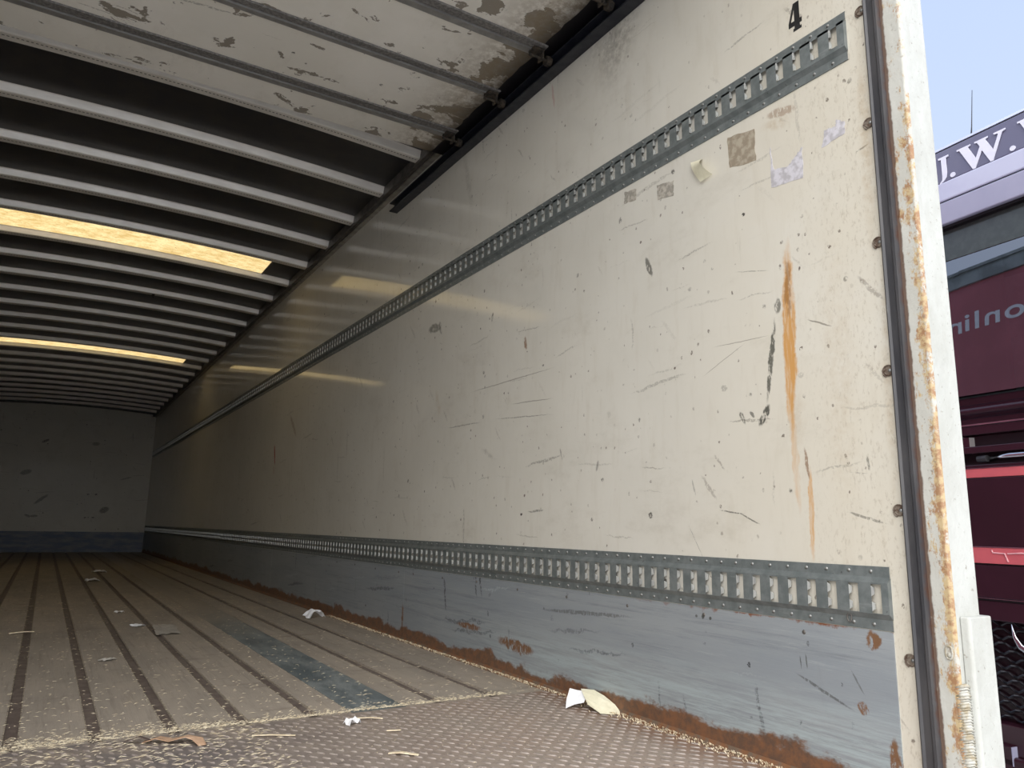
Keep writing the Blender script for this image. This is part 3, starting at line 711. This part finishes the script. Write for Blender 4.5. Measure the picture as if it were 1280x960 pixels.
for pts,m,lab in (([(1.307,2.762),(1.215,2.745),(1.214,2.655),(1.303,2.672)],M_STICKB,'square brown patch of old sticker glue below the upper track'),
  ([(1.169,2.672),(1.159,2.607),(1.118,2.598),(1.088,2.622),(1.075,2.630),(1.077,2.552),(1.169,2.562)],M_STICK,'pale U-shaped remnant of a torn sticker'),
  ([(1.013,2.645),(.984,2.640),(.980,2.655),(.959,2.641),(.961,2.612),(1.021,2.605)],M_STICK,'small pale torn sticker nearest the black door track'),
  ([(1.586,2.735),(1.515,2.721),(1.516,2.674),(1.584,2.688)],M_STICKG,'right one of two small grey sticker scraps under the track'),
  ([(1.735,2.772),(1.677,2.76),(1.682,2.725),(1.739,2.733)],M_STICKG,'left one of two small grey sticker scraps under the track')):
    tag(poly_plate(rough(pts),.0006,'x',XR).build('torn_sticker',m),lab,'sticker','old sticker remains on the wall')
mb=MB(); n=8; vs=[]      # label curling off the wall
for i in range(n+1):
    t=i/n
    for j in range(4):
        s_=j/3; y=1.442-.045*s_-.030*t*1.0-.012*t; z=H+1.030-.008*s_-.078*t+.012*s_*t; x=XR-.0015-.028*math.sin(t*PI)*(.35+.65*s_)-.008*t
        vs.append((x,y,z))
nn=len(vs); vs += [(a-.0006,b,c) for a,b,c in vs]
fs=[(i*4+j,i*4+j+1,i*4+5+j,i*4+4+j) for i in range(n) for j in range(3)]; mb.add(vs,fs+[tuple(q+nn for q in f[::-1]) for f in fs])
tag(mb.build('peeling_label',M_CREAM,smooth=True),'cream paper label peeling off the wall left of the brown glue patch','label')
# ------------------------------------------------------------------ litter
def crumple(name, cx, cy, w, d, h, m, seed, rot, label, cat='paper', group=None, nx=7, ny=5, fold=None, z=None):
    rnd=random.Random(seed); mb=MB(); vs=[]; c,s_=math.cos(rot),math.sin(rot); zz=(z if z is not None else FZ+.0022)
    for i in range(nx+1):
        for j in range(ny+1):
            u=i/nx-.5; v=j/ny-.5; e=1-.18*rnd.random()
            x=u*w*e; y=v*d*e; hh=h*(abs(math.sin(u*5+seed))*.6+.5*abs(math.sin(v*6+seed*2+u*4)))*(.7+.5*rnd.random())
            if fold: hh += fold*max(0,1-abs(u)*2.2)
            if i in (0,nx) and rnd.random()<.6 : hh*=.1
            vs.append((cx+x*c-y*s_,cy+x*s_+y*c,zz+max(hh,0)))
    k=len(vs); vs += [(a,b,q+.0007) for a,b,q in vs]; W_=ny+1
    fs=[(i*W_+j,(i+1)*W_+j,(i+1)*W_+j+1,i*W_+j+1) for i in range(nx) for j in range(ny)]
    mb.add(vs,fs+[tuple(q+k for q in f[::-1]) for f in fs]); return tag(mb.build(name,m),label,cat,group)
root=empty('torn_paper',(1.41,1.86,FZ),'torn white and cream paper standing at the foot of the rusty kick plate','paper')
def sheet(rows, m, nm):
    mb=MB(); W_=len(rows[0]); vs=[p for r in rows for p in r]; k=len(vs); vs += [(a-.0004,b-.0006,c+.0004) for a,b,c in vs]
    fs=[(i*W_+j,i*W_+j+1,(i+1)*W_+j+1,(i+1)*W_+j) for i in range(len(rows)-1) for j in range(W_-1)]
    mb.add(vs,fs+[tuple(q+k for q in f[::-1]) for f in fs]); o=mb.build(nm,m,root); o.location=-root.location; return o
f=FZ+.002
sheet([[(1.352,1.900,f),(1.372,1.884,f+.012),(1.394,1.868,f+.018)],[(1.366,1.915,f+.022),(1.392,1.893,f+.026),(1.412,1.876,f+.034)],[(1.392,1.935,f+.046),(1.408,1.915,f+.042),(1.424,1.888,f+.044)]],M_PAPER,'white_fold')
sheet([[(1.396,1.852,f+.016),(1.402,1.800,f+.001),(1.430,1.778,f),(1.452,1.768,f+.001)],[(1.398,1.868,f+.030),(1.412,1.822,f+.018),(1.438,1.790,f+.010),(1.4535,1.778,f+.006)],[(1.408,1.895,f+.042),(1.428,1.850,f+.036),(1.446,1.812,f+.024),(1.454,1.786,f+.012)],[(1.418,1.915,f+.046),(1.440,1.880,f+.047),(1.451,1.846,f+.036),(1.4545,1.800,f+.02)]],M_CREAM,'cream_fold')
crumple('paper_scrap',1.345,4.31,.105,.09,.02,M_PAPER,3,.2,'white paper scrap near the wall halfway along the seam','paper','paper scraps on the planks',fold=.035)
crumple('paper_scrap',.404,7.60,.11,.16,.02,M_PAPER,4,.1,'nearer of two white scraps far back on the dark floor','paper','paper scraps on the planks')
crumple('paper_scrap',.52,8.85,.14,.16,.02,M_PAPER,5,.0,'farther of two white scraps far back on the dark floor','paper','paper scraps on the planks')
crumple('paper_scrap',.418,4.98,.05,.05,.008,M_PAPER,6,.3,'small white scrap between two floor strips beyond the grey patch','paper','paper scraps on the planks')
crumple('paper_scrap',.452,4.31,.05,.07,.008,M_PAPER,7,.6,'small white scrap just left of the grey flattened sheet','paper','paper scraps on the planks')
crumple('paper_scrap',.256,3.32,.055,.04,.006,M_FOIL,8,.6,'small grey scrap lying on the third plank in the foreground','paper','paper scraps on the planks')
crumple('crumpled_paper',.748,2.015,.042,.032,.014,M_PAPER,9,.3,'little crumpled grey-white paper ball on the tread plate','paper')
crumple('flattened_sheet',.556,4.12,.115,.40,.004,M_FOIL,10,-.05,'grey flattened sheet of paper across a floor strip','paper',nx=8,ny=8)
def strip3(name, pts, w, t, m, label, cat, group=None, z=FZ+.0036):
    mb=MB(); vs=[]
    for i,(x,y,dz) in enumerate(pts):
        x2,y2,_=pts[min(i+1,len(pts)-1)]; x1,y1,_=pts[max(i-1,0)]; d=Vector((x2-x1,y2-y1)).normalized(); ww=w*(.6 if i in (0,len(pts)-1) else 1)
        a=(x-d.y*ww/2,y+d.x*ww/2); b=(x+d.y*ww/2,y-d.x*ww/2)
        vs += [(a[0],a[1],z+dz),(b[0],b[1],z+dz*1.3),(b[0],b[1],z+dz*1.3+t),(a[0],a[1],z+dz+t)]
    n=len(pts); mb.add(vs,[(i*4+j,i*4+(j+1)%4,i*4+4+(j+1)%4,i*4+4+j) for i in range(n-1) for j in range(4)]+[(0,3,2,1),(n*4-4,n*4-3,n*4-2,n*4-1)])
    return tag(mb.build(name,m),label,cat,group)
strip3('cardboard_strip',[(.255,2.075,.0),(.285,2.062,.008),(.31,2.045,.004),(.345,2.035,.010),(.366,2.02,.006),(.372,1.985,.0)],.030,.0016,M_CARD,'curled brown cardboard strip at the edge of the tread plate','cardboard')
strip3('cardboard_strip',[(.215,2.09,.0),(.245,2.075,.012),(.272,2.065,.003)],.022,.0015,simple('dark_card',(.12,.085,.07),None,.9),'dark torn end of card left of the brown strip','cardboard')
strip3('wood_splinter',[(.492,2.015,0),(.53,1.992,.002),(.585,1.968,0)],.008,.002,M_WOOD,'long pale wood splinter on the tread plate','splinter','wood splinters')
strip3('wood_splinter',[(.730,1.722,0),(.752,1.705,.003),(.785,1.678,0)],.014,.002,M_WOOD,'broad pale wood splinter at the bottom edge of the view','splinter','wood splinters')
strip3('wood_splinter',[(-.085,4.24,0),(-.03,4.25,.003),(.012,4.26,0)],.028,.003,M_WOOD,'pale splinter across the leftmost floor strip','splinter','wood splinters')
strip3('wood_splinter',[(.80,1.905,0),(.83,1.885,.002)],.010,.002,M_WOOD,'short pale splinter right of the paper ball','splinter','wood splinters')
strip3('wood_splinter',[(.775,2.06,0),(.81,2.035,.003),(.835,2.02,.001)],.010,.002,M_WOOD,'curved pale sliver beside the end of the blue floor strip','splinter','wood splinters')
mb=MB()
def shaving(x,y,z,L,w,a,dz=.0012):
    c,s_=math.cos(a)*L/2,math.sin(a)*L/2; nx_,ny_=-math.sin(a)*w/2,math.cos(a)*w/2; k=random.uniform(-.25,.25)*L
    mb.add([(x-c-nx_,y-s_-ny_,z),(x-nx_*1.+ny_*0,y-ny_+k*.3,z+dz),(x+c,y+s_,z+dz*.3),(x+nx_,y+ny_+k*.3,z+dz*1.6)],[(0,1,3),(1,2,3)])
R_=random.Random(11)
for i in range(2600):     # along the lip between planks and tread plate, thickest at the left
    x=-.25+1.55*R_.random()**1.7; y=TH+.012+abs(R_.gauss(0,.035 if x<.5 else .018))*(1 if R_.random()<.75 else 1.8)
    shaving(x,y,FZ+.0008,R_.uniform(.004,.018),R_.uniform(.0008,.0026),R_.uniform(-.6,.6) if R_.random()<.7 else R_.uniform(0,PI))
for i in range(900):     # on the tread plate at the left
    x=-.2+.75*R_.random()**1.3; y=R_.uniform(1.70,TH); shaving(x,y,FZ+.004,R_.uniform(.006,.028),R_.uniform(.001,.0028),R_.uniform(-.7,.7))
for i in range(420): shaving(R_.uniform(.2,1.4),R_.uniform(1.45,TH),FZ+.004,R_.uniform(.003,.010),R_.uniform(.0008,.002),R_.uniform(0,PI))
for i in range(2400):     # scattered over the planks
    x=R_.uniform(-.6,1.42); y=TH+.02+3.6*R_.random()**1.6; shaving(x,y,FZ+.0008,R_.uniform(.004,.022),R_.uniform(.0008,.0028),R_.uniform(-.8,.8))
for i in range(500):
    x=R_.uniform(-.9,1.42); y=R_.uniform(4.5,12); shaving(x,y,FZ+.0008,R_.uniform(.01,.04),R_.uniform(.003,.008),R_.uniform(-.8,.8))
for i in range(2600):    # in the corner at the foot of the wall
    y=.95+ (3.4*R_.random()**1.3); x=XR-.010-abs(R_.gauss(0,.013 if y>1.9 else .022)); shaving(x,y,FZ+.004,R_.uniform(.002,.008),R_.uniform(.0015,.004),R_.uniform(0,PI),.003)
tag(mb.build('wood_shavings',M_WOOD,recalc=False),'pale wood shavings and crumbs strewn on the floor','debris',kind='stuff')
# ------------------------------------------------------------------ lettering on the outside of the trailer, seen mirrored in the windscreen
def text_mesh(txt, size, mat, name, depth=.001, bold=.0):
    c=bpy.data.curves.new(name,'FONT'); c.body=txt; c.size=size; c.extrude=depth; c.offset=bold; c.space_character=1.12
    o=bpy.data.objects.new(name,c); COL.objects.link(o); bpy.context.view_layer.update()
    dg=bpy.context.evaluated_depsgraph_get(); me=bpy.data.meshes.new_from_object(o.evaluated_get(dg)); bpy.data.objects.remove(o)
    me.materials.clear(); me.materials.append(mat); n=bpy.data.objects.new(name,me); COL.objects.link(n); return n
TXT=dict(y=2.605,z=3.257,size=.172)
o=text_mesh('online',TXT['size'],M_WHITE,'lettering',.001,.002)
o.rotation_euler=(PI/2,0,PI/2); o.scale=(1.55,1,1); o.location=(XR+.068,TXT['y'],TXT['z']); tag(o,'white word online on the red outer trailer side, mirrored in the windscreen','lettering')
# ------------------------------------------------------------------ truck parked alongside
TR=empty('truck',(3.1,1.5,0),'dark maroon truck cab with sign header toned lilac like reflected sky parked beside the trailer','truck',rz=math.radians(-97))
def tp(mb,name,m,label=None,parent=None,**k):
    o=mb.build(name,m,parent or TR,**k)
    if label: o['label']=label
    return o
TX0,TX1=-.50,2.02
def front(mb,z0,z1,y0=0.,y1=.25,x0=TX0,x1=TX1,mi=0,rc=.10,lean=0.):
    """slab following the cab front, rounded in plan at both ends"""
    pl=[(x0,y0+rc+.02),(x0+rc*.12,y0+rc*.55),(x0+rc*.45,y0+rc*.2),(x0+rc,y0)]; pr=[(x1-(a-x0),b) for a,b in pl][::-1]
    P=pl+pr+[(x1,y1),(x0,y1)]; n=len(P)
    vs=[(a,b,z0) for a,b in P]+[(a,b+lean,z1) for a,b in P]
    mb.add(vs,[(i,(i+1)%n,(i+1)%n+n,i+n) for i in range(n)]+[tuple(range(n))[::-1],tuple(range(n,2*n))],mi)
mb=MB()   # cab shell: back box and roof with a hollow behind the windscreen
mb.box(TX0+.01,TX1-.01,.9,2.2,.9,3.30,0); mb.box(TX0+.01,TX0+.06,.2,.9,2.27,3.02,0); mb.box(TX1-.06,TX1-.01,.2,.9,2.27,3.02,0)
front(mb,3.00,3.33,.06,2.2); front(mb,.95,2.265,.05,.92); mb.prism([(.06,3.30),(.30,3.40),(2.2,3.42),(2.2,3.30)],0,TX0+.02,TX1-.02)
tp(mb,'cab_body',M_MAR)
mb=MB(); mb.box(TX0+.07,TX1-.07,.86,.9,2.27,3.0); mb.box(TX0+.07,TX1-.07,.2,.86,2.266,2.30); tp(mb,'cab_interior',M_CAB)
mb=MB()
front(mb,3.346,3.384,.004,.5,mi=0,lean=.05); tp(mb,'roof_lip',M_LAV2,bevel=.006)
mb=MB(); front(mb,3.338,3.3465,.01,.4); front(mb,3.103,3.110,.0,.4); front(mb,2.996,3.006,.01,.3); tp(mb,'header_gap',M_GAP)
HD=MB(); front(HD,3.193,3.338,-.002,.4,lean=.004); HD=tp(HD,'sign_band',M_SIGN,'sign band toned slate grey by painted sky sheen',bevel=.004)
mb=MB(); front(mb,3.1102,3.193,-.006,.4); tp(mb,'header_skirt',M_LAV2,bevel=.006)
mb=MB(); front(mb,3.006,3.103,-.010,.3); tp(mb,'visor',M_LAV,bevel=.005)
# letters J . W . V
def letter(polys, x, name):
    mb=MB()
    for pts in polys: poly_plate([(x+a,3.200+b) for a,b in pts],.003,'y',-.0025,mb=mb)
    o=mb.build(name,M_LET,HD)
hgt=.106
def dotp(cx): return [[(cx+.0115*math.cos(t),.009+.0105*math.sin(t)) for t in [2*PI*i/16 for i in range(16)]]]
J=[[(0.016,hgt),(.062,hgt),(.062,hgt-.007),(.050,hgt-.010),(.050,.030),(.046,.010),(.034,-.002),(.015,-.012),(.013,-.008),(.026,.004),(.028,.020),(.028,hgt-.010),(.016,hgt-.007)]]
Wp=[[(-.008,hgt),(.042,hgt),(.042,hgt-.006),(.033,hgt-.009),(.057,.036),(.074,.078),(.066,hgt-.009),(.057,hgt-.006),(.057,hgt),(.104,hgt),(.104,hgt-.006),(.095,hgt-.009),(.118,.040),(.140,hgt-.010),(.124,hgt-.006),(.124,hgt),(.164,hgt),(.164,hgt-.006),(.152,hgt-.010),(.114,-.006),(.105,-.006),(.080,.058),(.052,-.006),(.043,-.006),(.002,hgt-.009),(-.008,hgt-.006)]]
Vp=[[(0,hgt),(.050,hgt),(.050,hgt-.006),(.041,hgt-.009),(.068,.036),(.092,hgt-.010),(.078,hgt-.006),(.078,hgt),(.116,hgt),(.116,hgt-.006),(.104,hgt-.010),(.062,-.006),(.053,-.006),(.010,hgt-.009),(0,hgt-.006)]]
letter(J,-.138,'letter'); letter(dotp(-.064),0,'full_stop'); letter([[(a*1.19,b) for a,b in Wp[0]]],-.028,'letter'); letter(dotp(.186),0,'full_stop'); letter(Vp,.214,'letter')
# windscreen leaning back, smoked band at its top
GL=dict(lean=3.55, yb=.008)
mb=MB(); a=math.tan(math.radians(GL['lean'])); n=16; vs=[]
gx0,gx1=TX0+.10,TX1-.10
def gy(x,z):
    e=max(0,(gx0+.16-x)/.16,(x-gx1+.16)/.16); return GL['yb']+a*(z-2.27)*.9+.05*e*e
for i in range(n+1):
    x=gx0+(gx1-gx0)*i/n
    for z in (2.27,2.5,2.75,3.0): vs.append((x,gy(x,z),z))
mb.add(vs,[(i*4+j,(i+1)*4+j,(i+1)*4+j+1,i*4+j+1) for i in range(n) for j in range(3)]); tp(mb,'windscreen',M_GLASS,'tinted windscreen reflecting the red trailer side')
mb=MB()
for xx in (gx0-.03,gx1+.0): mb.prism([(-.0+.02,2.26),(.10,3.01),(.22,3.01),(.22,2.26)],0,xx,xx+.04)
tp(mb,'pillar',M_MAR)
mb=MB(); mb.prism([(gy(.5,2.862)-.004,2.862),(gy(.5,3.0)-.006,3.0),(gy(.5,3.0)+.004,3.0),(gy(.5,2.862)+.004,2.862)],0,gx0,gx1); tp(mb,'sun_strip',M_BANDG,'dark strip along the windscreen top')
# below the windscreen: scuttle roll, panels, slots, stripes
mb=MB(); n=10; pts=[(.02+.09*(1-math.sin(t)), 2.152+.112*math.cos(t)*.0+.112*(i/n)) for i,t in [(i,PI*i/n) for i in range(n+1)]]
P=[(.15,2.150)]+pts+[(.15,2.262)]; mb.prism(P,0,TX0+.04,TX1-.04); tp(mb,'scuttle',M_MAR,'glossy rounded panel under the windscreen',smooth=False,bevel=.004)
mb=MB(); front(mb,2.145,2.151,.0,.3); tp(mb,'scuttle_trim',M_CHROME)
mb=MB()
front(mb,2.108,2.145,.004,.3); front(mb,2.045,2.104,-.004,.3,x0=TX0,x1=-.075); front(mb,2.034,2.062,-.004,.3); front(mb,1.975,1.990,.0,.3); front(mb,1.672,1.938,.0,.3); front(mb,1.482,1.604,-.002,.3); front(mb,1.400,1.470,.004,.3); front(mb,.93,1.035,-.004,.3)
tp(mb,'grille_panel',M_MAR,bevel=.003)
mb=MB(); front(mb,2.0,2.104,.03,.3); front(mb,1.990,2.036,.03,.3); front(mb,1.604,1.610,.006,.3); front(mb,1.470,1.482,.01,.3); front(mb,1.035,1.40,.05,.3); tp(mb,'grille_recess',M_GAP)
mb=MB(); front(mb,1.939,1.974,-.003,.3); front(mb,1.611,1.671,-.003,.3); tp(mb,'pink_stripe',M_PINK,'pink-red stripe across the cab front',bevel=.002)
mb=MB(); front(mb,1.6713,1.6745,-.005,.3); front(mb,1.9742,1.9760,-.005,.3); front(mb,1.4795,1.4815,-.004,.3); tp(mb,'chrome_line',M_CHROME)
mb=MB(); z=1.640
mb.tube([(-.06,-.0035,z+.022),(-.055,-.004,z+.012),(-.01,-.004,z+.010),(.0,-.004,z-.02)],.003,6); mb.tube([(.0,-.004,z+.010),(.05,-.004,z+.014),(.10,-.004,z+.012)],.003,6); tp(mb,'stripe_motif',simple('pale_pink_paint',(.72,.36,.38),None,.4,bump=0),'paler outline painted on the lower stripe')
mb=MB(); mb.tube([(-.03,.005,2.012),(.05,-.01,2.016),(.6,-.012,2.018)],[.008,.010,.008],10); tp(mb,'wiper_arm',M_CHROME,smooth=True)
mb=MB(); mb.tube([(-.085,.01,2.012),(-.045,.005,2.012)],.013,12); tp(mb,'wiper_pivot',M_BLACK)
# expanded metal grille
mb=MB(); z=1.05; r=0
while z<1.40:
    x=TX0+.15; pts=[]; i=0
    while x<TX1-.15: pts.append((x,.038-(.010 if (i+r)%4<2 else 0),z+(.008 if (i+r)%4 in (1,2) else -.004))); x+=.02; i+=1
    mb.tube(pts,.0042,5); z+=.026; r+=2
tp(mb,'mesh_grille',M_MESH,'black expanded mesh grille')
mb=MB(); pts=[(-.012,1.395,.002),(-.004,1.350,.008),(.016,1.318,.014),(.05,1.30,.016),(.09,1.297,.010)]
mb.tube([(x,-.004,z) for x,z,w in pts],[w for x,z,w in pts],8); tp(mb,'chrome_emblem',M_CHROME,'pale curved chrome emblem in the grille',smooth=True)  # crescent-shaped chrome emblem
mb=MB(); mb.box(-.11,-.04,-.03,.05,.90,.965); tp(mb,'tow_cover',M_MAR,bevel=.003)
mb=MB(); mb.box(-.042,-.038,-.032,.05,.90,.965); tp(mb,'tow_cover_edge',M_LAV)
mb=MB(); front(mb,.45,.93,-.03,.5); mb.box(TX0+.05,TX1-.05,.5,2.1,.5,.95); tp(mb,'bumper',M_MAR,bevel=.01)
mb=MB(); mb.tube([(-.040,.10,3.37),(-.030,.10,3.44),(-.012,.10,3.600)],[.0042,.0022,.0012],8); mb.tube([(-.040,.10,3.36),(-.040,.10,3.39)],.008,10); tp(mb,'antenna',M_BLACK,smooth=True)
for x in (TX0+.02,TX1-.32):
    mb=MB(); mb.tube([(x,1.3,.5),(x+.3,1.3,.5)],.5,32); mb2=mb; w=tp(mb,'front_tyre',M_TYRE,bevel=.03)
    mb=MB(); mb.tube([(x-.01,1.3,.5),(x+.31,1.3,.5)],.29,24); mb.build('wheel_rim',M_OUTR,w)
